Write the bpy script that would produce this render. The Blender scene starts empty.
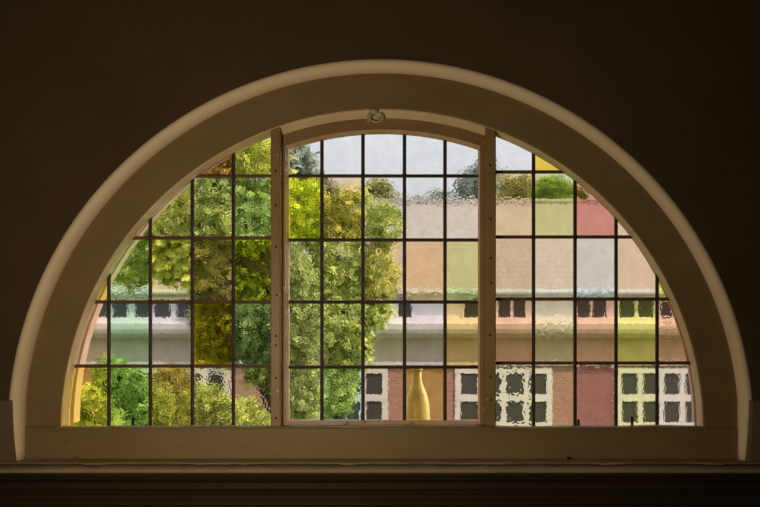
import bpy, math, random
import numpy as np
from math import sin, cos, pi, sqrt, radians
from mathutils import Vector, Matrix

random.seed(7)
rng = np.random.default_rng(11)
S = bpy.context.scene
COL = S.collection

# ------------------------------------------------------------------ frame of reference
# glass plane y = 0, room at y < 0, street at y > 0, window centre x = 0, floor z = 0
D = 2.5                    # camera to glass
CX, CZ = 0.1875, 1.5       # camera
VX, VY, F = 443.0, 290.0, 800.0


def at(px, py, y):
    k = (D + y) / F
    return Vector((CX + (px - VX) * k, y, CZ + (VY - py) * k))


def ax(px, y=0.0):
    return CX + (px - VX) * (D + y) / F


def az(py, y=0.0):
    return CZ + (VY - py) * (D + y) / F


# ------------------------------------------------------------------ mesh helpers
class MB:
    def __init__(s):
        s.v, s.f, s.sm = [], [], []

    def add(s, vs, fs, smooth=False):
        o = len(s.v)
        s.v += [tuple(v) for v in vs]
        s.f += [tuple(i + o for i in f) for f in fs]
        s.sm += [smooth] * len(fs)
        return s

    def box(s, x0, x1, y0, y1, z0, z1):
        vs = [(x, y, z) for z in (z0, z1) for y in (y0, y1) for x in (x0, x1)]
        return s.add(vs, [(0, 2, 3, 1), (4, 5, 7, 6), (0, 1, 5, 4), (2, 6, 7, 3), (0, 4, 6, 2), (1, 3, 7, 5)])

    def bbox(s, x0, x1, y0, y1, z0, z1, b=.004):
        """box with chamfered edges"""
        cx, cy, cz = (x0 + x1) / 2, (y0 + y1) / 2, (z0 + z1) / 2
        hx, hy, hz = (x1 - x0) / 2, (y1 - y0) / 2, (z1 - z0) / 2
        b = min(b, hx * .9, hy * .9, hz * .9)
        vs, idx = [], {}
        for sx in (-1, 1):
            for sy in (-1, 1):
                for sz in (-1, 1):
                    for a in range(3):
                        h = [hx - b, hy - b, hz - b]
                        h[a] += b
                        idx[sx, sy, sz, a] = len(vs)
                        vs.append((cx + sx * h[0], cy + sy * h[1], cz + sz * h[2]))
        fs = []
        for a in range(3):
            o = [i for i in range(3) if i != a]
            for sg in (-1, 1):
                q = []
                for (p, r) in ((-1, -1), (1, -1), (1, 1), (-1, 1)):
                    k = [0, 0, 0]; k[a] = sg; k[o[0]] = p; k[o[1]] = r
                    q.append(idx[k[0], k[1], k[2], a])
                fs.append(tuple(q))
        for a in range(3):
            o = [i for i in range(3) if i != a]
            for p in (-1, 1):
                for r in (-1, 1):
                    k0 = [0, 0, 0]; k1 = [0, 0, 0]
                    k0[a] = -1; k1[a] = 1
                    for k in (k0, k1):
                        k[o[0]] = p; k[o[1]] = r
                    fs.append((idx[(*k0, o[0])], idx[(*k1, o[0])], idx[(*k1, o[1])], idx[(*k0, o[1])]))
        for sx in (-1, 1):
            for sy in (-1, 1):
                for sz in (-1, 1):
                    fs.append(tuple(idx[sx, sy, sz, a] for a in range(3)))
        return s.add(vs, fs)

    def strip(s, rings, closed=True, caps=True, smooth=False):
        """rings: list of equal-length vertex loops joined one after the other"""
        n = len(rings[0])
        vs = [v for r in rings for v in r]
        fs = []
        for i in range(len(rings) - 1):
            for j in range(n if closed else n - 1):
                a, b = i * n + j, i * n + (j + 1) % n
                fs.append((a, b, b + n, a + n))
        if caps and closed:
            fs.append(tuple(range(n)))
            fs.append(tuple(range((len(rings) - 1) * n, len(rings) * n)))
        return s.add(vs, fs, smooth)

    def arc(s, prof, cz, a0, a1, n=96, cx=0.0, smooth=False, closed=True):
        """sweep a profile of (radius, y) about an axis along y through (cx, cz)"""
        rings = []
        for i in range(n + 1):
            a = radians(a0 + (a1 - a0) * i / n)
            rings.append([(cx + r * cos(a), y, cz + r * sin(a)) for r, y in prof])
        return s.strip(rings, closed, closed, smooth)

    def extrude_x(s, prof, x0, x1, n=1, smooth=False):
        rings = [[(x0 + (x1 - x0) * i / n, y, z) for y, z in prof] for i in range(n + 1)]
        return s.strip(rings, True, True, smooth)

    def tube(s, pts, rad, n=8, smooth=True):
        pts = [Vector(p) for p in pts]
        if not hasattr(rad, '__len__'):
            rad = [rad] * len(pts)
        rings = []
        for i, p in enumerate(pts):
            d = (pts[min(i + 1, len(pts) - 1)] - pts[max(i - 1, 0)]).normalized()
            u = d.orthogonal().normalized() if i == 0 else (u - d * u.dot(d)).normalized()
            w = d.cross(u)
            rings.append([p + (u * cos(2 * pi * j / n) + w * sin(2 * pi * j / n)) * rad[i] for j in range(n)])
        return s.strip(rings, True, True, smooth)

    def lathe(s, c, prof, n=24, axis='z'):
        rings = []
        for r, h in prof:
            if axis == 'z':
                rings.append([(c[0] + r * cos(2 * pi * j / n), c[1] + r * sin(2 * pi * j / n), c[2] + h) for j in range(n)])
            else:
                rings.append([(c[0] + r * cos(2 * pi * j / n), c[1] + h, c[2] + r * sin(2 * pi * j / n)) for j in range(n)])
        return s.strip(rings, True, True, True)

    def poly(s, pts, y0, y1):
        n = len(pts)
        vs = [(x, y0, z) for x, z in pts] + [(x, y1, z) for x, z in pts]
        fs = [tuple(range(n)), tuple(range(2 * n - 1, n - 1, -1))]
        fs += [(i, i + n, (i + 1) % n + n, (i + 1) % n) for i in range(n)]
        return s.add(vs, fs)

    def blob(s, c, rx, ry, rz, jit=0.0, nu=12, nv=8):
        vs = []
        for i in range(nv + 1):
            t = pi * i / nv
            for j in range(nu):
                p = 2 * pi * j / nu
                k = 1 + random.uniform(-jit, jit) if 0 < i < nv else 1
                vs.append((c[0] + rx * k * sin(t) * cos(p), c[1] + ry * k * sin(t) * sin(p), c[2] + rz * k * cos(t)))
        fs = []
        for i in range(nv):
            for j in range(nu):
                a, b = i * nu + j, i * nu + (j + 1) % nu
                fs.append((a, b, b + nu, a + nu))
        return s.add(vs, fs, True)

    def build(s, name, mat, parent=None):
        me = bpy.data.meshes.new(name)
        off = Vector((0, 0, 0))
        p = parent
        while p:
            off += Vector(p.location)
            p = p.parent
        vs = [(v[0] - off[0], v[1] - off[1], v[2] - off[2]) for v in s.v]
        me.from_pydata(vs, [], s.f)
        me.polygons.foreach_set('use_smooth', s.sm)
        me.validate()
        import bmesh
        bm = bmesh.new(); bm.from_mesh(me)
        bmesh.ops.remove_doubles(bm, verts=bm.verts, dist=1e-6)
        bmesh.ops.recalc_face_normals(bm, faces=bm.faces)
        bm.to_mesh(me); bm.free()
        me.materials.append(mat)
        o = bpy.data.objects.new(name, me)
        COL.objects.link(o)
        if parent:
            o.parent = parent
        return o


def tag(o, label=None, cat=None, group=None, kind=None):
    if label: o['label'] = label
    if cat: o['category'] = cat
    if group: o['group'] = group
    if kind: o['kind'] = kind
    return o


def empty(name, loc):
    o = bpy.data.objects.new(name, None)
    o.empty_display_size = .1
    o.location = loc
    COL.objects.link(o)
    return o


# ------------------------------------------------------------------ materials
def new_mat(name):
    m = bpy.data.materials.new(name)
    m.use_nodes = True
    nt = m.node_tree
    for n in list(nt.nodes):
        nt.nodes.remove(n)
    out = nt.nodes.new('ShaderNodeOutputMaterial')
    return m, nt, out


def N(nt, t, **kw):
    n = nt.nodes.new(t)
    for k, v in kw.items():
        if k.startswith('i_'):
            n.inputs[k[2:].replace('_', ' ')].default_value = v
        else:
            setattr(n, k, v)
    return n


def paint(name, c1, c2, scale=6, rough=.55, bump=.002, bscale=60, stretch=(1, 1, 1), spots=None, spec=.3):
    """painted / plastered surface: two tones mixed by noise, a grain bump, optional chips"""
    m, nt, out = new_mat(name)
    L = nt.links.new
    tc = N(nt, 'ShaderNodeTexCoord')
    mp = N(nt, 'ShaderNodeMapping')
    mp.inputs['Scale'].default_value = stretch
    L(tc.outputs['Object'], mp.inputs['Vector'])
    no = N(nt, 'ShaderNodeTexNoise', i_Scale=scale, i_Detail=6.0, i_Roughness=.6)
    L(mp.outputs[0], no.inputs['Vector'])
    rp = N(nt, 'ShaderNodeValToRGB')
    rp.color_ramp.elements[0].position = .3
    rp.color_ramp.elements[1].position = .7
    rp.color_ramp.elements[0].color = (*c1, 1)
    rp.color_ramp.elements[1].color = (*c2, 1)
    L(no.outputs['Fac'], rp.inputs[0])
    col = rp.outputs[0]
    if spots:
        vo = N(nt, 'ShaderNodeTexNoise', i_Scale=spots[1], i_Detail=4.0)
        L(tc.outputs['Object'], vo.inputs['Vector'])
        r2 = N(nt, 'ShaderNodeValToRGB')
        r2.color_ramp.elements[0].position = spots[2]
        r2.color_ramp.elements[1].position = spots[2] + .03
        L(vo.outputs['Fac'], r2.inputs[0])
        mx = N(nt, 'ShaderNodeMixRGB')
        mx.inputs[2].default_value = (*spots[0], 1)
        L(r2.outputs[0], mx.inputs[0])
        L(col, mx.inputs[1])
        col = mx.outputs[0]
    bn = N(nt, 'ShaderNodeTexNoise', i_Scale=bscale, i_Detail=5.0)
    L(mp.outputs[0], bn.inputs['Vector'])
    bp = N(nt, 'ShaderNodeBump', i_Strength=.6, i_Distance=bump)
    L(bn.outputs['Fac'], bp.inputs['Height'])
    bs = N(nt, 'ShaderNodeBsdfPrincipled', i_Roughness=rough)
    bs.inputs['Specular IOR Level'].default_value = spec
    L(col, bs.inputs['Base Color'])
    L(bp.outputs[0], bs.inputs['Normal'])
    L(bs.outputs[0], out.inputs[0])
    return m


def brick(name):
    m, nt, out = new_mat(name)
    L = nt.links.new
    tc = N(nt, 'ShaderNodeTexCoord')
    sp = N(nt, 'ShaderNodeSeparateXYZ')
    cb = N(nt, 'ShaderNodeCombineXYZ')
    L(tc.outputs['Object'], sp.inputs[0])
    ad = N(nt, 'ShaderNodeMath', operation='ADD')
    L(sp.outputs[0], ad.inputs[0]); L(sp.outputs[1], ad.inputs[1])
    L(ad.outputs[0], cb.inputs[0]); L(sp.outputs[2], cb.inputs[1])
    bt = N(nt, 'ShaderNodeTexBrick', i_Scale=1.0)
    bt.inputs['Brick Width'].default_value = .24
    bt.inputs['Row Height'].default_value = .085
    bt.inputs['Mortar Size'].default_value = .012
    bt.inputs['Color1'].default_value = (.36, .18, .13, 1)
    bt.inputs['Color2'].default_value = (.44, .24, .18, 1)
    bt.inputs['Mortar'].default_value = (.44, .29, .23, 1)
    L(cb.outputs[0], bt.inputs['Vector'])
    bs = N(nt, 'ShaderNodeBsdfPrincipled', i_Roughness=.85)
    L(bt.outputs['Color'], bs.inputs['Base Color'])
    bp = N(nt, 'ShaderNodeBump', i_Strength=.5, i_Distance=.01, invert=True)
    L(bt.outputs['Fac'], bp.inputs['Height'])
    L(bp.outputs[0], bs.inputs['Normal'])
    L(bs.outputs[0], out.inputs[0])
    return m


def roof_mat(name):
    m, nt, out = new_mat(name)
    L = nt.links.new
    tc = N(nt, 'ShaderNodeTexCoord')
    sp = N(nt, 'ShaderNodeSeparateXYZ')
    cb = N(nt, 'ShaderNodeCombineXYZ')
    L(tc.outputs['Object'], sp.inputs[0])
    L(sp.outputs[0], cb.inputs[0]); L(sp.outputs[1], cb.inputs[1])
    bt = N(nt, 'ShaderNodeTexBrick', i_Scale=1.0)
    bt.inputs['Brick Width'].default_value = .3
    bt.inputs['Row Height'].default_value = .32
    bt.inputs['Mortar Size'].default_value = .012
    bt.inputs['Color1'].default_value = (.29, .245, .205, 1)
    bt.inputs['Color2'].default_value = (.31, .262, .22, 1)
    bt.inputs['Mortar'].default_value = (.27, .225, .19, 1)
    L(cb.outputs[0], bt.inputs['Vector'])
    bs = N(nt, 'ShaderNodeBsdfPrincipled', i_Roughness=.8)
    L(bt.outputs['Color'], bs.inputs['Base Color'])
    bp = N(nt, 'ShaderNodeBump', i_Strength=.5, i_Distance=.02, invert=True)
    L(bt.outputs['Fac'], bp.inputs['Height'])
    L(bp.outputs[0], bs.inputs['Normal'])
    L(bs.outputs[0], out.inputs[0])
    return m


def leaf_mat(name, c1, c2, trans=.45):
    m, nt, out = new_mat(name)
    L = nt.links.new
    tc = N(nt, 'ShaderNodeTexCoord')
    no = N(nt, 'ShaderNodeTexNoise', i_Scale=1.6, i_Detail=3.0)
    L(tc.outputs['Object'], no.inputs['Vector'])
    ge = N(nt, 'ShaderNodeNewGeometry')
    av = N(nt, 'ShaderNodeMixRGB')
    av.inputs[0].default_value = .5
    L(no.outputs['Fac'], av.inputs[1])
    L(ge.outputs['Random Per Island'], av.inputs[2])
    rp = N(nt, 'ShaderNodeValToRGB')
    rp.color_ramp.elements[0].position = .25
    rp.color_ramp.elements[1].position = .75
    rp.color_ramp.elements[0].color = (*c1, 1)
    rp.color_ramp.elements[1].color = (*c2, 1)
    L(av.outputs[0], rp.inputs[0])
    d = N(nt, 'ShaderNodeBsdfPrincipled', i_Roughness=.5)
    d.inputs['Specular IOR Level'].default_value = .3
    t = N(nt, 'ShaderNodeBsdfTranslucent')
    L(rp.outputs[0], d.inputs['Base Color'])
    L(rp.outputs[0], t.inputs['Color'])
    mx = N(nt, 'ShaderNodeMixShader')
    mx.inputs[0].default_value = trans
    L(d.outputs[0], mx.inputs[1]); L(t.outputs[0], mx.inputs[2])
    L(mx.outputs[0], out.inputs[0])
    return m


def plain(name, c, rough=.5, metal=0.0, spec=.5):
    m, nt, out = new_mat(name)
    bs = N(nt, 'ShaderNodeBsdfPrincipled', i_Roughness=rough, i_Metallic=metal)
    bs.inputs['Base Color'].default_value = (*c, 1)
    bs.inputs['Specular IOR Level'].default_value = spec
    nt.links.new(bs.outputs[0], out.inputs[0])
    return m


_glass = {}


def glass(tint, kind):
    if (tint, kind) in _glass:
        return _glass[tint, kind]
    c = TINT[tint]
    m, nt, out = new_mat('glass_' + tint + '_' + kind)
    L = nt.links.new
    tc = N(nt, 'ShaderNodeTexCoord')
    mp = N(nt, 'ShaderNodeMapping')
    L(tc.outputs['Object'], mp.inputs['Vector'])
    bp = N(nt, 'ShaderNodeBump', i_Strength=1.0)
    if kind == 'hammered':
        h = N(nt, 'ShaderNodeTexVoronoi', feature='SMOOTH_F1', i_Scale=85.0)
        h.inputs['Smoothness'].default_value = .6
        L(mp.outputs[0], h.inputs['Vector'])
        L(h.outputs['Distance'], bp.inputs['Height'])
        bp.inputs['Distance'].default_value = .00014
    elif kind == 'reeded':
        mp.inputs['Scale'].default_value = (1.0, .2, .22)
        h = N(nt, 'ShaderNodeTexNoise', i_Scale=150.0, i_Detail=2.0)
        L(mp.outputs[0], h.inputs['Vector'])
        L(h.outputs['Fac'], bp.inputs['Height'])
        bp.inputs['Distance'].default_value = .00025
    elif kind == 'wavy':
        mp.inputs['Scale'].default_value = (1.0, .2, .6)
        h = N(nt, 'ShaderNodeTexNoise', i_Scale=38.0, i_Detail=3.0, i_Roughness=.45)
        L(mp.outputs[0], h.inputs['Vector'])
        L(h.outputs['Fac'], bp.inputs['Height'])
        bp.inputs['Distance'].default_value = .0005
    else:
        h = N(nt, 'ShaderNodeTexNoise', i_Scale=75.0, i_Detail=1.0, i_Roughness=.5)
        L(mp.outputs[0], h.inputs['Vector'])
        L(h.outputs['Fac'], bp.inputs['Height'])
        bp.inputs['Distance'].default_value = .00022
    g = N(nt, 'ShaderNodeBsdfRefraction', i_Roughness=.0, i_IOR=1.48)
    g.inputs['Color'].default_value = (*[sqrt(x) for x in c], 1)
    n1 = N(nt, 'ShaderNodeTexNoise', i_Scale=26.0, i_Detail=5.0, i_Roughness=.75)
    L(mp.outputs[0], n1.inputs['Vector'])
    mr = N(nt, 'ShaderNodeMapRange')
    for k_, v_ in ((1, .3), (2, .7), (3, .955), (4, 1.04)):
        mr.inputs[k_].default_value = v_
    L(n1.outputs['Fac'], mr.inputs[0])
    vm = N(nt, 'ShaderNodeVectorMath', operation='SCALE')
    vm.inputs[0].default_value = [sqrt(x) for x in c]
    L(mr.outputs[0], vm.inputs['Scale'])
    L(vm.outputs[0], g.inputs['Color'])
    L(bp.outputs[0], g.inputs['Normal'])
    L(g.outputs[0], out.inputs[0])
    _glass[tint, kind] = m
    return m


TINT = {
    'clear': (.92, .92, .91), 'warm_clear': (.93, .86, .76), 'lilac': (.82, .77, .88), 'aqua': (.64, .86, .76),
    'blue_green': (.70, .86, .88), 'yellow': (.98, .84, .30), 'pale_yellow': (.96, .88, .50), 'amber': (.95, .66, .10),
    'lime': (.88, .92, .18), 'pale_lime': (.80, .85, .46), 'sharp_yellow': (.94, .90, .34), 'pale_green': (.72, .88, .60), 'peach': (.96, .74, .50), 'pink': (.92, .76, .72),
    'salmon': (.90, .58, .44), 'red': (.80, .40, .37), 'brown': (.66, .50, .42), 'mauve': (.74, .52, .53),
    'tan': (.84, .74, .56), 'cream': (.93, .83, .66), 'ice_blue': (.83, .90, .95), 'honey': (.94, .74, .40), 'honey_clear': (.93, .82, .62), 'pale_peach': (.96, .80, .64), 'straw': (.92, .85, .54), 'golden': (.97, .84, .40),
}

M = {}
M['wall'] = paint('dark_brown_wall_paint', (.070, .050, .031), (.090, .066, .043), 3, .8, .0015, 80, spec=.1)
M['plaster'] = paint('lit_cream_plaster', (.80, .66, .48), (.86, .73, .55), 5, .6, .0012, 70, spots=((.6, .48, .33), 30, .72))  # paler than the frame, so window light on the roll sits in its colour
M['plaster_dim'] = paint('dull_plaster', (.115, .085, .055), (.145, .11, .072), 5, .7, .0012, 70)  # much darker tone of plaster, for the foot blocks and flakes
M['frame'] = paint('shaded_cream_frame', (.195, .136, .064), (.232, .166, .084), 4, .5, .0012, 90, (1, 1, 3), spots=((.14, .085, .04), 45, .74))  # cream frame toned down to tan, its shade put into the colour
M['reveal'] = paint('lit_worn_cream', (.70, .55, .36), (.78, .63, .44), 10, .5, .0012, 60, spots=((.45, .31, .18), 30, .74))  # worn spots, and a pale base that paints in light from the window
M['case'] = paint('brown_casement_paint', (.235, .155, .072), (.305, .205, .10), 8, .45, .0012, 70, spots=((.55, .38, .28), 30, .66))
M['bead'] = paint('lit_pinkish_worn', (.55, .34, .22), (.68, .47, .33), 12, .45, .0012, 70, spots=((.32, .19, .11), 40, .66))  # worn spots over a raised pinkish tone that paints the lit rebate
M['sill'] = paint('sill_paint', (.27, .20, .12), (.36, .28, .18), 9, .6, .002, 60, spots=((.17, .12, .08), 38, .68))
M['apron'] = paint('shaded_apron_paint', (.022, .016, .009), (.032, .023, .013), 5, .6, .001, 60, spec=.2)  # near-black tone paints in the shade below the sill
M['lead'] = paint('lead_came', (.035, .022, .020), (.06, .038, .033), 30, .6, .0006, 120)
M['bar'] = paint('lit_brown_bar', (.09, .045, .028), (.16, .085, .05), 30, .55, .0006, 120)  # browner than the lead, light on the horizontal bars put into the colour
M['screw'] = plain('dark_screw', (.05, .035, .025), .5, .6)
M['latch'] = paint('flaking_white_paint', (.26, .18, .11), (.75, .68, .58), 70, .5, .003, 90)
M['stone'] = paint('pale_pink_stone', (.58, .45, .36), (.68, .54, .44), 14, .8, .002, 90)
M['ledge'] = paint('weathered_ledge', (.35, .3, .24), (.45, .4, .33), 14, .8, .002, 90)
M['bottle'] = plain('cream_ceramic', (.86, .82, .62), .35)
M['floor'] = paint('floorboards', (.10, .06, .035), (.15, .095, .055), 4, .5, .001, 60, (8, 1, 1))
M['ceiling'] = paint('ceiling_plaster', (.30, .25, .19), (.34, .29, .22), 3, .9, .001, 60)
M['brick'] = brick('red_brick')
M['roof'] = roof_mat('rose_grey_tiles')
M['render_white'] = paint('white_render', (.78, .75, .74), (.84, .81, .80), 2, .8, .003, 40)
M['render_tan'] = paint('tan_render', (.56, .455, .33), (.62, .51, .38), 2, .8, .003, 40)
M['cornice'] = paint('pale_cornice', (.60, .54, .46), (.68, .62, .54), 2, .8, .003, 40)
M['white'] = plain('white_window_paint', (.74, .72, .69), .4)
M['dark_glass'] = plain('dark_window_glass', (.07, .068, .064), .15, 0, .4)
M['gutter'] = plain('pale_gutter', (.74, .77, .82), .4)
M['bark'] = paint('bark', (.05, .038, .026), (.10, .075, .05), 8, .9, .02, 12, (1, 1, .3))
M['grass'] = paint('lawn', (.10, .15, .04), (.16, .21, .06), 3, .9, .02, 30)

# ------------------------------------------------------------------ room shell
ZC = 1.07                 # springing centre of every arc of the window
YW = -.085                 # room face of the wall
RO = 1.126                # opening in the wall
ZS = .985                 # sill level
YB = .125                 # street face of the wall


def window_wall():
    mb = MB()
    W0, W1, Z0, Z1 = -2.3, 2.5, 0, 2.9
    n = 96
    arch = [(-RO * cos(pi * i / n), ZC + RO * sin(pi * i / n)) for i in range(n + 1)]
    zb = ZS - .03
    for i in range(n):
        (xa, za), (xb, zb_) = arch[i], arch[i + 1]
        for y, fl in ((YW, 0), (YB, 1)):
            mb.add([(xa, y, za), (xb, y, zb_), (xb, y, Z1), (xa, y, Z1)], [(0, 1, 2, 3)])
        mb.add([(xa, YW, za), (xb, YW, zb_), (xb, YB, zb_), (xa, YB, za)], [(0, 1, 2, 3)])
        mb.add([(xa, YW, Z1), (xb, YW, Z1), (xb, YB, Z1), (xa, YB, Z1)], [(0, 1, 2, 3)])
    for y in (YW, YB):
        for (a, b, c, d) in ((W0, -RO, ZC, Z1), (RO, W1, ZC, Z1), (W0, -RO, zb, ZC), (RO, W1, zb, ZC),
                             (W0, -RO, Z0, zb), (-RO, RO, Z0, zb), (RO, W1, Z0, zb)):
            mb.add([(a, y, c), (b, y, c), (b, y, d), (a, y, d)], [(0, 1, 2, 3)])
    for x in (-RO, RO):
        mb.add([(x, YW, zb), (x, YB, zb), (x, YB, ZC), (x, YW, ZC)], [(0, 1, 2, 3)])
    mb.add([(-RO, YW, zb), (RO, YW, zb), (RO, YB, zb), (-RO, YB, zb)], [(0, 1, 2, 3)])
    for x in (W0, W1):
        mb.add([(x, YW, Z0), (x, YB, Z0), (x, YB, Z1), (x, YW, Z1)], [(0, 1, 2, 3)])
    return mb.build('wall_front', M['wall'])


tag(window_wall(), 'dark brown wall around the arched window', 'wall', kind='structure')
X0, X1, YR = -2.3, 2.5, -4.2
tag(MB().box(X0 - .15, X0, YR, YB, 0, 2.9).build('wall_left', M['wall']), 'dark brown side wall left of the window', 'wall', kind='structure')
tag(MB().box(X1, X1 + .15, YR, YB, 0, 2.9).build('wall_right', M['wall']), 'dark brown side wall right of the window', 'wall', kind='structure')
tag(MB().box(X0 - .15, X1 + .15, YR - .15, YR, 0, 2.9).build('wall_back', M['wall']), 'dark brown wall behind the viewer', 'wall', kind='structure')
tag(MB().box(X0 - .15, X1 + .15, YR - .15, YB, -.15, 0).build('floor', M['floor']), 'brown board floor of the dim room', 'floor', kind='structure')
tag(MB().box(X0 - .15, X1 + .15, YR - .15, YB, 2.9, 3.05).build('ceiling', M['ceiling']), 'plain plaster ceiling of the dim room', 'ceiling', kind='structure')


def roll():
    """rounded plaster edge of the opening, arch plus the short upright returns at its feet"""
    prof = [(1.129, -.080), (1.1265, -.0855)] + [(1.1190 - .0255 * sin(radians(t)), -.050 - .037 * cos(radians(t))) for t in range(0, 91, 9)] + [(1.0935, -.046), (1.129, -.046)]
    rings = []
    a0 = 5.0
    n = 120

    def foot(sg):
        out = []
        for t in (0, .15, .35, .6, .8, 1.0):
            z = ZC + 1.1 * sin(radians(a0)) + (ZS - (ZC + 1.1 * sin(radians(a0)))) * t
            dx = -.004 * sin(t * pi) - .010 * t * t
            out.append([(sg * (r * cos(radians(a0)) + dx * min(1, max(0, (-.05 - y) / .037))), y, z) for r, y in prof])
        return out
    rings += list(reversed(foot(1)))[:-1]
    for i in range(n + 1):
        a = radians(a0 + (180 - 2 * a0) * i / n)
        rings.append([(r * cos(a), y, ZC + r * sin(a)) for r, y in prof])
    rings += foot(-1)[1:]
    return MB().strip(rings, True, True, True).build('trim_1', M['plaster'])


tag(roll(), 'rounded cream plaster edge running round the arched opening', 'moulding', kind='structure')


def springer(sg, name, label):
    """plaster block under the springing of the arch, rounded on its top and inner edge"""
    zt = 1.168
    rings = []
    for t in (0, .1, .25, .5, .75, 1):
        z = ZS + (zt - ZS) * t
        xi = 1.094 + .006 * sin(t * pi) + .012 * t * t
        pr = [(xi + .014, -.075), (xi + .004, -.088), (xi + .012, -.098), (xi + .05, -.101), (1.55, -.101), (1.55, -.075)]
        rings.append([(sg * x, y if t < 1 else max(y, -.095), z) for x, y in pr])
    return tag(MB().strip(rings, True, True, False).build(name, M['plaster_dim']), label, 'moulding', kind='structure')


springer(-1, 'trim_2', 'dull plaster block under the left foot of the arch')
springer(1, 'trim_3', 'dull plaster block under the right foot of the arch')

# ------------------------------------------------------------------ the window
WIN = empty('window_1', (0, -.05, ZS))
tag(WIN, 'half-round window with coloured leaded panes and a hinged centre light', 'window', kind='structure')
YF = -.05
RI = .985
ZG = 1.0745          # foot of the side glass

# arched face board
ab = MB()
ab.arc([(RI, YF + .004), (RI + .004, YF), (1.120, YF), (1.120, .04), (RI, .04)], ZC, 0, 180, 128)
ab.build('arch_frame', M['frame'], WIN)
# inner edge strip of the arch, window light painted into its worn cream
ed = MB()
rings = []
for i in range(129):
    a = radians(.3 + 179.4 * i / 128)
    rb = RI - .0035 - .006 * sin(a)
    rings.append([(r * cos(a), y, ZC + r * sin(a)) for r, y in ((RI + .002, YF + .003), (RI - .0015, YF + .006), (RI - .003, YF + .011), (rb, -.009), (rb, .006), (RI + .002, .006))])
ed.strip(rings, True, True, False)
ed.build('arch_bead', M['reveal'], WIN)
hb = MB().arc([(RI - .003, -.046), (RI - .008, -.042), (.962, -.023), (.962, -.006), (RI - .003, -.006)], ZC, 90 - 19.3, 90 + 19.3, 40)
hb.build('head_bead', M['reveal'], WIN)


def wobble_rail():
    """bottom rail with a slightly uneven top edge"""
    rings = []
    n = 60
    zt = az(427, YF - .008)
    for i in range(n + 1):
        x = -1.1 + 2.2 * i / n
        w = .0012 * sin(x * 9) + .0012 * sin(x * 23 + 1) + (.0015 if -.37 < x < .36 else 0)
        pr = [(.04, ZS - .03), (.04, zt - .024), (-.03, zt + w), (YF, zt + w), (YF - .005, zt + w - .002), (YF - .008, zt + w - .007),
              (YF - .008, ZS + .012), (YF - .006, ZS - .03)]
        rings.append([(x, y, z) for y, z in pr])
    return MB().strip(rings).build('bottom_rail', M['frame'], WIN)


wobble_rail()


def arch_z(x, r):
    return ZC + sqrt(max(0, r * r - x * x))


def mullion(x0, x1, screws):
    mb = MB()
    yf = -.047
    z0 = az(427, yf) - .004
    za, zb = arch_z(x0, RI - .004), arch_z(x1, RI - .004)
    b = .003
    pr = lambda x0_, x1_, y: [(x0_, y), (x1_, y)]
    lo = [(x0, .012), (x0, yf + b), (x0 + b, yf), (x1 - b, yf), (x1, yf + b), (x1, .012)]
    top = lambda x: za + (zb - za) * (x - x0) / (x1 - x0)
    mb.strip([[(x, y, z0) for x, y in lo], [(x, y, top(x)) for x, y in lo]])
    o = mb.build('mullion', M['case'], WIN)
    for px, py in screws:
        p = at(px, py, yf)
        MB().lathe((p.x, yf + .001, p.z), [(.0, .0), (.0036, .0), (.0036, -.0022), (.0025, -.003), (.0, -.0035)], 12, 'y').build('screw', M['screw'], o)
    return o


ml = mullion(ax(270.5, -.047), ax(280.5, -.047), [(275.5, 171), (276, 205), (276, 247), (277, 295), (276, 336), (276, 345), (276, 378), (276, 418)])
mr = mullion(ax(485, -.047), ax(496, -.047), [(490, 165), (490.5, 219), (490.5, 258), (491, 283), (490, 335), (490.5, 377), (491, 400)])


# --- casement: hinged centre light
def casement():
    xl, xr = ax(281, -.022), ax(484.5, -.022)
    gl, gr = ax(289, 0), ax(478, 0)
    fl, fr = ax(285, -.022), ax(480, -.022)
    zb, zfb, zgb = az(427, -.022) - .004, az(425, -.022), az(420, 0)
    ro, rf, rg = .968, .9275, .918
    mb = MB()
    n = 30

    def loop(kind):
        x0, x1, z0, r = {'o': (xl, xr, zb, ro), 'f': (fl, fr, zfb, rf), 'g': (gl, gr, zgb, rg)}[kind]
        pts = [(x0, z0)]
        for i in range(n + 1):
            x = x0 + (x1 - x0) * i / n
            pts.append((x, arch_z(x, r)))
        pts.append((x1, z0))
        return pts
    O, Fc, G = loop('o'), loop('f'), loop('g')
    rings = [[(x, .012, z) for x, z in O], [(x, -.020, z) for x, z in O], [(x * .997, -.022, z - .001) for x, z in O],
             [(x, -.022, z) for x, z in Fc], [(x, .012, z) for x, z in Fc], [(x, .012, z) for x, z in O]]
    mb.strip(rings, True, False)
    o = mb.build('casement', M['case'], WIN)
    o['label'] = 'hinged centre light with an arched head'
    gb = MB()
    gb.strip([[(x, .010, z) for x, z in Fc], [(x, -.0205, z) for x, z in Fc], [(x, -.0065, z) for x, z in G], [(x, .010, z) for x, z in G], [(x, .010, z) for x, z in Fc]], True, False)
    gb.build('glazing_bead', M['bead'], o)['label'] = 'worn glazing bead painted pale as if lit from outside'
    return o


CAS = casement()


# --- glazing
def clip_circle(poly, r, n=160):
    """clip a convex (x, z) polygon by the disc of radius r about (0, ZC)"""
    for i in range(n):
        a = 2 * pi * (i + .5) / n
        nx, nz = cos(a), sin(a)
        rr = r * cos(pi / n)
        out = []
        for j in range(len(poly)):
            p, q = poly[j], poly[(j + 1) % len(poly)]
            dp = p[0] * nx + (p[1] - ZC) * nz - rr
            dq = q[0] * nx + (q[1] - ZC) * nz - rr
            if dp <= 0: out.append(p)
            if (dp < 0 < dq) or (dq < 0 < dp):
                t = dp / (dp - dq)
                out.append((p[0] + (q[0] - p[0]) * t, p[1] + (q[1] - p[1]) * t))
        poly = out
        if not poly: return []
    return poly


def area(p):
    return abs(sum(p[i][0] * p[(i + 1) % len(p)][1] - p[(i + 1) % len(p)][0] * p[i][1] for i in range(len(p)))) / 2


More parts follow.
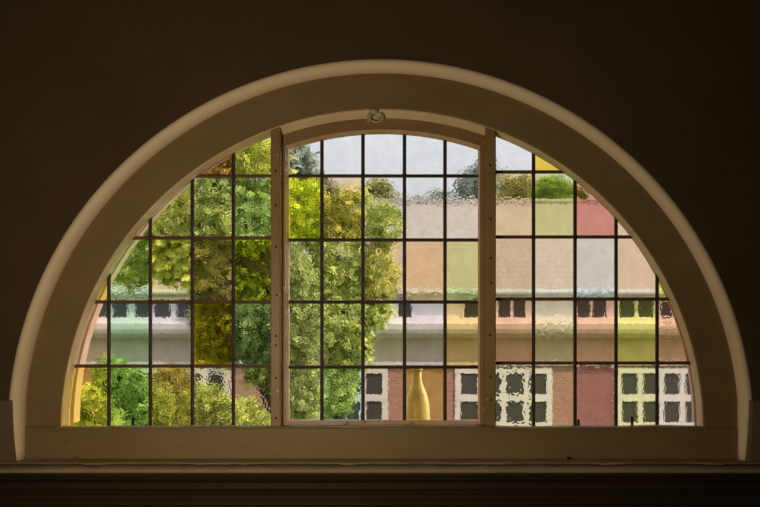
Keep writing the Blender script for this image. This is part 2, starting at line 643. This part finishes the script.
def came(mb, p, q, w=.0058, t=.0055):
    """lead came: a flattened bar with bevelled edges between two (x, z) points"""
    dx, dz = q[0] - p[0], q[1] - p[1]
    l = sqrt(dx * dx + dz * dz)
    ux, uz = dx / l, dz / l
    nx, nz = -uz, ux
    pr = [(-w, 0), (-w * .75, -t * .8), (0, -t), (w * .75, -t * .8), (w, 0), (w * .75, t * .8), (0, t), (-w * .75, t * .8)]
    mb.strip([[(c[0] + nx * a, b, c[1] + nz * a) for a, b in pr] for c in (p, q)])


def glazing(xs, zs, tints, r, lattice_parent, host=None, bar_rows=True):
    """xs left to right, zs top to bottom (metres); returns nothing. tints[row][col] = (tint, kind) or None"""
    vb, hbm, jb = MB(), MB(), MB()
    for x in xs[1:-1]:
        top = min(zs[0], arch_z(x, r))
        came(vb, (x, zs[-1]), (x, top))
    for k, z in enumerate(zs[1:-1]):
        xm = sqrt(max(0, r * r - (z - ZC) ** 2))
        a, b = max(xs[0], -xm), min(xs[-1], xm)
        came(hbm, (a, z), (b, z), .0055, .0065)
    for x in xs[1:-1]:
        for z in zs[1:-1]:
            if x * x + (z - ZC) ** 2 < (r - .01) ** 2:
                jb.blob((x + random.uniform(-.001, .001), 0, z + random.uniform(-.001, .001)), .0085, .0085, .0085, .15, 10, 6)
    if host is None:
        host = vb.build('side_light', M['lead'], lattice_parent)
    else:
        vb.build('lead_came', M['lead'], host)
    hbm.build('saddle_bar', M['bar'] if bar_rows else M['lead'], host)
    jb.build('solder_joint', M['lead'], host)
    for i in range(len(zs) - 1):
        for j in range(len(xs) - 1):
            e = .0018
            po = clip_circle([(xs[j] + e, zs[i + 1] + e), (xs[j + 1] - e, zs[i + 1] + e), (xs[j + 1] - e, zs[i] - e), (xs[j] + e, zs[i] - e)], r)
            if len(po) < 3 or area(po) < 2.5e-4:
                continue
            t = tints[i][j]
            if t is None:
                t = ('clear', 'seedy')
            o = MB().poly(po, -.0016, .0016).build('pane', glass(*t), host)
            o['label'] = t[0].replace('_', ' ') + ' glass pane'
    return host


def T(s):
    """'yellow:w amber:h' -> [(tint, kind)]"""
    kd = {'w': 'wavy', 'h': 'hammered', 's': 'seedy', 'r': 'reeded'}
    return [None if q == '-' else (q.split(':')[0], kd[q.split(':')[1]]) for q in s.split()]


left = glazing([ax(p) for p in (60, 109, 150.5, 192.5, 233.5, 273)], [az(p) for p in (120, 176, 238, 302, 366, 430)], [
    T('- - pink:s red:s pale_yellow:s'),
    T('- pink:s warm_clear:s clear:s blue_green:s'),
    T('yellow:s pale_green:s pale_yellow:w brown:s lime:s'),
    T('pink:w aqua:w lilac:w amber:s blue_green:s'),
    T('yellow:s pale_green:s honey:s cream:s warm_clear:s')], .986, WIN)
right = glazing([ax(p) for p in (493, 533.5, 575, 616, 657, 708)], [az(p) for p in (120, 172, 237, 299, 363, 430)], [
    T('clear:s amber:s - - -'),
    T('honey_clear:s pale_lime:r red:h cream:s -'),
    T('tan:w warm_clear:w ice_blue:s pale_peach:w yellow:s'),
    T('salmon:w tan:h salmon:w sharp_yellow:w salmon:s'),
    T('cream:h cream:w mauve:s straw:w pink:w')], .986, WIN)
left['label'] = 'fixed leaded light left of the centre casement'
right['label'] = 'fixed leaded light right of the centre casement'
glazing([ax(p) for p in (287.5, 322, 363, 404.5, 445, 479.5)], [az(p) for p in (120, 176, 240, 302, 367, 421)], [
    T('clear:w clear:s clear:s clear:s clear:s'),
    T('lime:s peach:s clear:s clear:s clear:s'),
    T('clear:s clear:s pink:s peach:s pale_lime:s'),
    T('clear:s clear:s clear:w lilac:w honey:w'),
    T('clear:s blue_green:s pink:w golden:s pink:w')], .9195, WIN, CAS, False)

# small pins standing at the foot of three side panes
for host, px, h in ((left, 133, 10), (right, 578.5, 9), (right, 632, 12)):
    z0 = az(428, -.006)
    x = ax(px, -.006)
    MB().bbox(x - .0042, x + .0042, -.0105, -.003, z0 - .004, z0 + h / 322, .002).build('glazing_pin', M['screw'], host)

# flaking catch on the head of the casement
cp = at(376, 117, -.022)
lt = MB().bbox(cp.x - .022, cp.x + .022, -.029, -.0215, cp.z - .012, cp.z + .016, .004).build('catch', M['latch'], CAS)
kb = MB()
kb.blob((cp.x - .004, -.040, cp.z + .012), .016, .014, .011, .18, 14, 9)
kb.blob((cp.x + .014, -.037, cp.z + .004), .012, .012, .009, .22, 12, 8)
kb.blob((cp.x - .018, -.036, cp.z + .001), .009, .010, .008, .25, 12, 8)
kb.build('knob', M['latch'], lt)
rg = MB()
rg.tube([(cp.x - .024 + .006 * sin(t * pi), -.034, cp.z + .004 - .022 * t) for t in (0, .3, .6, 1)], [.005, .0045, .004, .003])
rg.tube([(cp.x + .022 * cos(a) + .002, -.036, cp.z - .002 + .016 * sin(a)) for a in [pi * (1.15 + .95 * k / 12) for k in range(13)]], .0033)
rg.build('pull_ring', M['latch'], lt)

# sill: a back board with a chipped front edge over a rounded front board
sb = MB()
xs = np.linspace(-1.75, 1.95, 260)
rings = []
for x in xs:
    j = .0035 * sin(x * 17) + .003 * sin(x * 41 + 2) + random.uniform(-.0035, .0035)
    ye = -.118 + j
    rings.append([(x, -.045, ZS - .0085), (x, -.045, ZS + .0005), (x, ye + .006, ZS + .0005), (x, ye, ZS - .0006), (x, ye + .001, ZS - .0026 + .3 * j), (x, -.095, ZS - .0035), (x, -.090, ZS - .0085)])
sb.strip(rings)
sill = sb.build('window_sill', M['sill'], WIN)
sill['label'] = 'wooden sill with chipped paint along its edge'
fr_ = MB()
fp = [(-.045, ZS - .0085), (-.150, ZS - .0085), (-.158, ZS - .0093), (-.163, ZS - .0115), (-.165, ZS - .015), (-.163, ZS - .019),
      (-.157, ZS - .022), (-.045, ZS - .022)]
fr_.extrude_x(fp, -1.75, 1.95, 1)
fr_.build('nosing', M['sill'], sill)
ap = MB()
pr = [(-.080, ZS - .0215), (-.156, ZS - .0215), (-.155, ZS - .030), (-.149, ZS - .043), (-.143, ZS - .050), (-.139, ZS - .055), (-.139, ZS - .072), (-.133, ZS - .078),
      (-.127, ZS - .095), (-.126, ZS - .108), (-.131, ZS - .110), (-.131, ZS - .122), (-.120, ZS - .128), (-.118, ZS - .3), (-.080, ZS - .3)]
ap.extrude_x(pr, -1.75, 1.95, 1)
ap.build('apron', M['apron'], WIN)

# outside of the opening
MB().arc([(1.005, .04), (1.124, .04), (1.124, YB + .01), (1.010, YB + .01), (1.005, YB + .004)], ZC, 0, 180, 96).build('stone_reveal', M['stone'], WIN)
MB().extrude_x([(.041, .97), (.041, 1.037), (.20, 1.032), (.20, .97)], -1.08, 1.08).build('stone_ledge', M['ledge'], WIN)

# cream bottle standing on the ledge outside
bx = ax(417, .085)
bz = 1.0356
BT = empty('bottle', (bx, .085, bz))
tag(BT, 'pale cream bottle on the outer ledge behind the amber pane', 'bottle')
MB().lathe((bx, .085, bz), [(0, 0), (.036, 0), (.041, .004), (.043, .02), (.0425, .05), (.0395, .093), (.033, .126), (.0235, .150), (.0175, .164),
                            (.015, .180), (.0145, .203)], 28).build('body', M['bottle'], BT)
MB().lathe((bx, .085, bz), [(.0145, .203), (.018, .204), (.018, .214), (.0155, .216), (.011, .216), (.011, .206)], 28).build('rim', M['bottle'], BT)

# flakes lying on the sill
for px, w, lab in ((566, .0095, 'pale flake of paint on the sill right of centre'), (75, .008, 'pale flake of paint on the sill near its left end'),
                   (470, .005, 'tiny paint crumb on the sill below the right mullion')):
    y = -.075
    x = ax(px, y)
    mb = MB()
    k = 9
    ring = [(w * (1 + random.uniform(-.3, .3)) * cos(2 * pi * i / k), .7 * w * (1 + random.uniform(-.3, .3)) * sin(2 * pi * i / k)) for i in range(k)]
    mb.strip([[(x + a, y + b, ZS + .0006) for a, b in ring], [(x + a * 1.05, y + b * 1.05, ZS + .004 * w / .01) for a, b in ring],
              [(x + a * .6, y + b * .6, ZS + .0075 * w / .01) for a, b in ring]])
    tag(mb.build('paint_flake', M['plaster_dim']), lab, 'paint flake', 'paint flakes on the sill')

# ------------------------------------------------------------------ the street
GZ = -4.6
tag(MB().box(-45, 45, 1.5, 90, GZ - .3, GZ).build('ground', M['grass']), 'green lawn in front of the brick building', 'ground', kind='structure')

YBD = 24.0
BD = empty('brick_building', (0, YBD, GZ))
tag(BD, 'long brick building with rose tiled roof and white windows across the lawn', 'building')
bl, br_ = ax(-130, YBD), ax(880, YBD)
dep = 12.0


def bz_(py, y=YBD):
    return az(py, y)


zE = bz_(289)
zC0, zC1 = bz_(338), bz_(321)
zB = bz_(365)
# walls
MB().box(bl, br_, YBD, YBD + dep, GZ, zB).build('brick_wall', M['brick'], BD)
MB().box(bl + .02, br_ - .02, YBD + .05, YBD + dep - .05, zB, zC0).build('plain_band', M['render_tan'], BD)
MB().box(bl + .05, br_ - .05, YBD + .12, YBD + dep - .1, zC0, zE).build('upper_wall', M['render_white'], BD)
MB().extrude_x([(YBD + .1, zC0), (YBD - .30, zC0 + .02), (YBD - .55, zC0 + .18), (YBD - .6, zC0 + .32), (YBD - .6, zC1 - .06), (YBD + .15, zC1 + .10)], bl - .1, br_ + .1).build('cornice', M['cornice'], BD)
MB().extrude_x([(YBD + .06, zB - .02), (YBD - .12, zB), (YBD - .12, zB + .10), (YBD + .06, zB + .12)], bl - .05, br_ + .05).build('string_course', M['cornice'], BD)
# roof, hipped
yr = YBD + dep / 2
zR = az(202, yr)
e = .10
A = [(bl - e, YBD - e, zE - .05), (br_ + e, YBD - e, zE - .05), (br_ + e, YBD + dep + e, zE - .05), (bl - e, YBD + dep + e, zE - .05)]
R = [(bl + 5.5, yr, zR), (br_ - 5.5, yr, zR)]
MB().add(A + R, [(0, 1, 5, 4), (1, 2, 5), (2, 3, 4, 5), (3, 0, 4), (3, 2, 1, 0)]).build('roof', M['roof'], BD)
MB().tube([R[0], R[1]], .13, 8).build('ridge_tile', M['roof'], BD)
gt = MB()
gt.extrude_x([(YBD - e + .02, zE - .16), (YBD - e - .13, zE - .16), (YBD - e - .16, zE - .10), (YBD - e - .16, zE), (YBD - e + .02, zE)], bl - e, br_ + e)
gt.build('gutter', M['gutter'], BD)


def house_window(x0, x1, z0, z1, yf, cols, rows, w, name='window'):
    fm = MB()
    fm.box(x0, x1, yf - .06, yf + .12, z0, z0 + w)
    fm.box(x0, x1, yf - .06, yf + .12, z1 - w, z1)
    for c in range(cols + 1):
        x = x0 + (x1 - x0 - w) * c / cols
        fm.box(x, x + w, yf - .05, yf + .12, z0, z1)
    for k in range(1, rows):
        z = z0 + (z1 - z0) * k / rows
        fm.box(x0, x1, yf - .055, yf + .12, z - w * .6, z + w * .6)
    o = fm.build(name, M['white'], BD)
    MB().box(x0 + w / 2, x1 - w / 2, yf - .012, yf + .02, z0 + w / 2, z1 - w / 2).build('window_glass', M['dark_glass'], o)
    return o


for (p0, p1) in ((-22, 70), (136, 230), (296, 388), (455, 552), (616, 706), (776, 860)):
    house_window(ax(p0, YBD), ax(p1, YBD), az(428, YBD), az(367.5, YBD), YBD, 4, 2, .19)
for (p0, p1, c) in ((20, 60, 2), (90, 130, 2), (131, 172, 2), (173, 200, 1), (252, 292, 2), (322, 352, 2), (396, 414, 1), (462, 482, 1), (496, 528, 2), (575, 609, 2), (617, 657, 2),
                    (658, 690, 2), (730, 770, 2)):
    house_window(ax(p0, YBD), ax(p1, YBD), az(320, YBD), az(297, YBD), YBD + .12, c, 1, .085)


# ------------------------------------------------------------------ greenery
def foliage(lumps, n, size):
    """leaves scattered through ellipsoid lumps: (centre, radii); two folded triangles pairs per leaf"""
    vol = np.array([l[1][0] * l[1][1] * l[1][2] for l in lumps]) ** (2 / 3)
    vol = vol / vol.sum()
    ids = rng.choice(len(lumps), n, p=vol)
    C = np.array([l[0] for l in lumps])[ids]
    Rr = np.array([l[1] for l in lumps])[ids]
    d = rng.normal(size=(n, 3))
    d /= np.linalg.norm(d, axis=1)[:, None]
    # clumpy radius
    ph = rng.uniform(0, 6.28, 6)
    cl = .5 + .5 * np.sin(d[:, 0] * 7 + ids * 1.7 + ph[0]) * np.sin(d[:, 1] * 6 + ph[1]) * np.sin(d[:, 2] * 8 + ids + ph[2])
    rad = rng.uniform(.25, 1, n) ** .4 * (.72 + .36 * cl)
    p = C + d * Rr * rad[:, None]
    ax_ = rng.normal(size=(n, 3)) + np.array([0, 0, -.5]) + d * .4
    ax_ /= np.linalg.norm(ax_, axis=1)[:, None]
    up = d * .9 + rng.normal(size=(n, 3)) * .7 + np.array([0, 0, .5])
    sd = np.cross(ax_, up)
    sd /= np.linalg.norm(sd, axis=1)[:, None] + 1e-9
    nn = np.cross(sd, ax_)
    s = size * rng.uniform(.6, 1.3, n)[:, None]
    v0 = p
    v1 = p + ax_ * s * .5 + sd * s * .30 + nn * s * .08
    v2 = p + ax_ * s
    v3 = p + ax_ * s * .5 - sd * s * .30 + nn * s * .08
    V = np.stack([v0, v1, v2, v3], 1).reshape(-1, 3)
    return V


def tree(name, label, cat, lumps_px, y, n, size, mat, group, trunk_px=None, ysp=.7, base=None):
    """lumps_px: (px, py, rx_px, rz_px) at depth y; the trunk stands on the ground"""
    k = (D + y) / F
    lumps = []
    for q in lumps_px:
        px, py, rx, rz = q[:4]
        dy = q[4] if len(q) > 4 else random.uniform(-.15, .15) * rx * k
        c = at(px, py, y)
        lumps.append(((c.x, y + dy, c.z), (rx * k, max(rx, rz) * k * ysp, rz * k)))
    bxp = trunk_px if trunk_px is not None else sum(q[0] for q in lumps_px) / len(lumps_px)
    base_x = ax(bxp, y)
    root = empty(name, (base_x, y, GZ))
    tag(root, label, cat, group)
    V = foliage(lumps, n, size) - np.array([base_x, y, GZ])
    me = bpy.data.meshes.new('foliage')
    nq = len(V) // 4
    tri = np.arange(nq * 4).reshape(-1, 4)
    me.vertices.add(len(V)); me.vertices.foreach_set('co', V.ravel())
    me.loops.add(nq * 6); me.polygons.add(nq * 2)
    li = np.concatenate([tri[:, [0, 1, 2]], tri[:, [0, 2, 3]]], 1).reshape(-1)
    me.loops.foreach_set('vertex_index', li)
    me.polygons.foreach_set('loop_start', np.arange(0, nq * 6, 3))
    me.update(calc_edges=True)
    me.validate()
    me.materials.append(mat)
    o = bpy.data.objects.new('foliage', me)
    COL.objects.link(o); o.parent = root
    # trunk and limbs reach into the lumps
    tb = MB()
    zlow = min(l[0][2] - l[1][2] for l in lumps)
    zm = max(min(zlow + .3, max(l[0][2] for l in lumps)), GZ + .35)
    r0 = max(.04, .017 * (max(l[0][2] for l in lumps) - GZ))
    mid = Vector((base_x + .1 * r0, y, zm))
    tb.tube([(base_x, y, GZ), (base_x + .05, y, (GZ + zm) / 2), mid], [r0 * 1.3, r0, r0 * .85], 10)
    for l in lumps:
        c = Vector(l[0])
        m2 = mid.lerp(c, .5) + Vector((0, 0, .12 * (c - mid).length))
        tb.tube([mid - Vector((0, 0, .05)), m2, c], [r0 * .5, r0 * .3, r0 * .1], 7)
    tb.build('trunk', M['bark'], root)
    return root


G1 = leaf_mat('mid_green_leaves', (.08, .16, .03), (.64, .74, .20))
G2 = leaf_mat('dark_green_leaves', (.11, .15, .04), (.68, .72, .24))
G3 = leaf_mat('yellow_green_leaves', (.13, .21, .03), (.90, .90, .26))
G4 = leaf_mat('grey_green_leaves', (.18, .23, .20), (.50, .54, .46))
G5 = leaf_mat('olive_leaves', (.17, .19, .06), (.68, .62, .24))

TG = 'garden trees outside the window'
tree('tree', 'tall leafy green tree seen through the upper left panes', 'tree',
     [(250, 165, 45, 40), (205, 195, 45, 40), (165, 230, 40, 35), (245, 220, 45, 40), (190, 255, 45, 35), (130, 262, 30, 25), (225, 150, 30, 30)],
     13.5, 8000, .19, G3, TG, 277)
tree('tree', 'dark dense tree behind the brown and amber panes left of centre', 'tree',
     [(225, 275, 40, 38), (255, 310, 36, 45), (222, 335, 30, 32), (290, 330, 36, 45), (275, 270, 40, 40), (300, 390, 28, 35), (262, 365, 20, 22), (214, 318, 24, 34)],
     16.0, 9000, .20, G2, TG, 272)
tree('tree', 'sunny yellow green tree behind the left columns of the centre light', 'tree',
     [(303, 215, 32, 40), (340, 255, 34, 40), (345, 320, 32, 45), (318, 285, 34, 38), (375, 275, 27, 34), (330, 385, 30, 35), (352, 210, 26, 26), (385, 225, 18, 26), (350, 350, 24, 30), (375,310,18,20)],
     19.0, 9000, .21, G3, TG, 338)
tree('tree', 'tall grey green tree topping out behind the upper left corner of the centre light', 'tree',
     [(298, 165, 20, 26), (285, 190, 26, 30), (318, 195, 20, 22)], 22.0, 3000, .26, G4, TG, 292)

SG = 'shrubs below the window'
for args in (
    ('bright green shrub at the lower left corner of the window', [(85, 408, 24, 26), (100, 430, 24, 24)], 10.4, 2800, .12, G3, 92),
    ('mid green shrub behind the bottom left panes', [(128, 395, 24, 30), (150, 410, 26, 30), (110, 375, 18, 20)], 11.9, 3600, .13, G1, 136),
    ('olive shrub behind the third bottom pane from the left', [(172, 390, 22, 28), (185, 415, 20, 28)], 13.6, 2800, .13, G5, 178),
    ('rounded lime shrub in front of the dark house window', [(205, 408, 24, 24), (222, 420, 22, 24)], 10.8, 3200, .12, G3, 212),
    ('low lime shrub beside the left mullion', [(245, 418, 18, 22), (262, 430, 18, 18)], 12.5, 2000, .12, G3, 252),
):
    lab, lumps, y, n, size, mat, tp = args
    tree('shrub', lab, 'shrub', lumps, y, n, size, mat, SG, tp)

FG = 'distant trees beyond the roof'
for args in (
    ('distant olive tree above the roof behind the middle of the centre light', [(378, 195, 16, 18), (392, 205, 14, 12)], 39, 2200, .3, G5, 384),
    ('distant low tree line showing over the roof right of the centre', [(418, 204, 14, 9), (440, 200, 14, 12), (430, 206, 16, 8)], 52, 2200, .3, G4, 430),
    ('distant tree above the roof beside the right mullion', [(470, 190, 16, 22), (486, 180, 14, 26), (478, 205, 18, 12)], 42, 3000, .3, G4, 478),
    ('distant tree crown above the roof behind the upper right panes', [(510, 194, 18, 16), (524, 188, 15, 16), (502, 184, 10, 14)], 49, 2400, .3, G5, 517),
    ('distant broad green tree behind the green pane', [(552, 192, 20, 17), (572, 197, 16, 12), (538, 198, 10, 10)], 40, 2800, .3, G1, 555),
):
    lab, lumps, y, n, size, mat, tp = args
    tree('tree', lab, 'tree', lumps, y, n, size, mat, FG, tp)

# ------------------------------------------------------------------ light
w = bpy.data.worlds.new('sky')
S.world = w
w.use_nodes = True
nt = w.node_tree
bg = nt.nodes['Background']
tc = nt.nodes.new('ShaderNodeTexCoord')
sp = nt.nodes.new('ShaderNodeSeparateXYZ')
rp = nt.nodes.new('ShaderNodeValToRGB')
nt.links.new(tc.outputs['Generated'], sp.inputs[0])
nt.links.new(sp.outputs[2], rp.inputs[0])
rp.color_ramp.elements[0].position = 0.0
rp.color_ramp.elements[0].color = (.60, .60, .61, 1)
e1 = rp.color_ramp.elements.new(.20)
e1.color = (.675, .67, .67, 1)
rp.color_ramp.elements[1].position = .9
rp.color_ramp.elements[1].color = (1.5, 1.6, 1.75, 1)
# bright sky patch added out of view on the right to light the left reveals
GLOW, GLOW_N = 11.0, 15.0
vd = nt.nodes.new('ShaderNodeVectorMath'); vd.operation = 'DOT_PRODUCT'
nt.links.new(tc.outputs['Generated'], vd.inputs[0])
vd.inputs[1].default_value = Vector((1, .40, .42)).normalized()
mxm = nt.nodes.new('ShaderNodeMath'); mxm.operation = 'MAXIMUM'; mxm.inputs[1].default_value = 0
nt.links.new(vd.outputs['Value'], mxm.inputs[0])
pw = nt.nodes.new('ShaderNodeMath'); pw.operation = 'POWER'; pw.inputs[1].default_value = GLOW_N
nt.links.new(mxm.outputs[0], pw.inputs[0])
sc_ = nt.nodes.new('ShaderNodeVectorMath'); sc_.operation = 'SCALE'
sc_.inputs[0].default_value = (GLOW, GLOW * .88, GLOW * .68)
nt.links.new(pw.outputs[0], sc_.inputs['Scale'])
add = nt.nodes.new('ShaderNodeVectorMath'); add.operation = 'ADD'
nt.links.new(rp.outputs[0], add.inputs[0]); nt.links.new(sc_.outputs[0], add.inputs[1])
nt.links.new(add.outputs[0], bg.inputs[0])
bg.inputs[1].default_value = 1.0

sun = bpy.data.lights.new('sun', 'SUN')
sun.energy = 3.1
sun.angle = radians(1.5)
sun.color = (1, .92, .78)
so = bpy.data.objects.new('sun', sun)
COL.objects.link(so)
so.rotation_euler = Vector((-.62, .42, -.85)).to_track_quat('-Z', 'Y').to_euler()

fill = bpy.data.lights.new('arch_fill', 'AREA')  # added unseen warm light, brightens the arch where daylight is too weak
fill.shape = 'DISK'
fill.size = .3
fill.energy = 10
fill.color = (1, .78, .48)
lo = bpy.data.objects.new('arch_fill', fill)
COL.objects.link(lo)
lo.location = (-.52, -1.5, 1.22)
lo.rotation_euler = (Vector((-.05, 0, 1.6)) - Vector(lo.location)).to_track_quat('-Z', 'Y').to_euler()

# ------------------------------------------------------------------ camera
cam = bpy.data.cameras.new('camera')
cam.sensor_width = 36
cam.lens = 36 * F / 760
cam.shift_x = -(VX - 380) / 760
cam.shift_y = (VY - 253.5) / 760
cam.clip_start = .05
cam.clip_end = 300
co = bpy.data.objects.new('camera', cam)
COL.objects.link(co)
co.location = (CX, -D, CZ)
co.rotation_euler = (pi / 2, 0, 0)
S.camera = co

S.view_settings.view_transform = 'Standard'
S.view_settings.look = 'None'
S.view_settings.gamma = 1
S.view_settings.exposure = 0
S.view_settings.use_curve_mapping = False
S.cycles.max_bounces = 14
S.cycles.transmission_bounces = 12
S.cycles.diffuse_bounces = 5
S.cycles.caustics_refractive = True
S.cycles.use_denoising = True
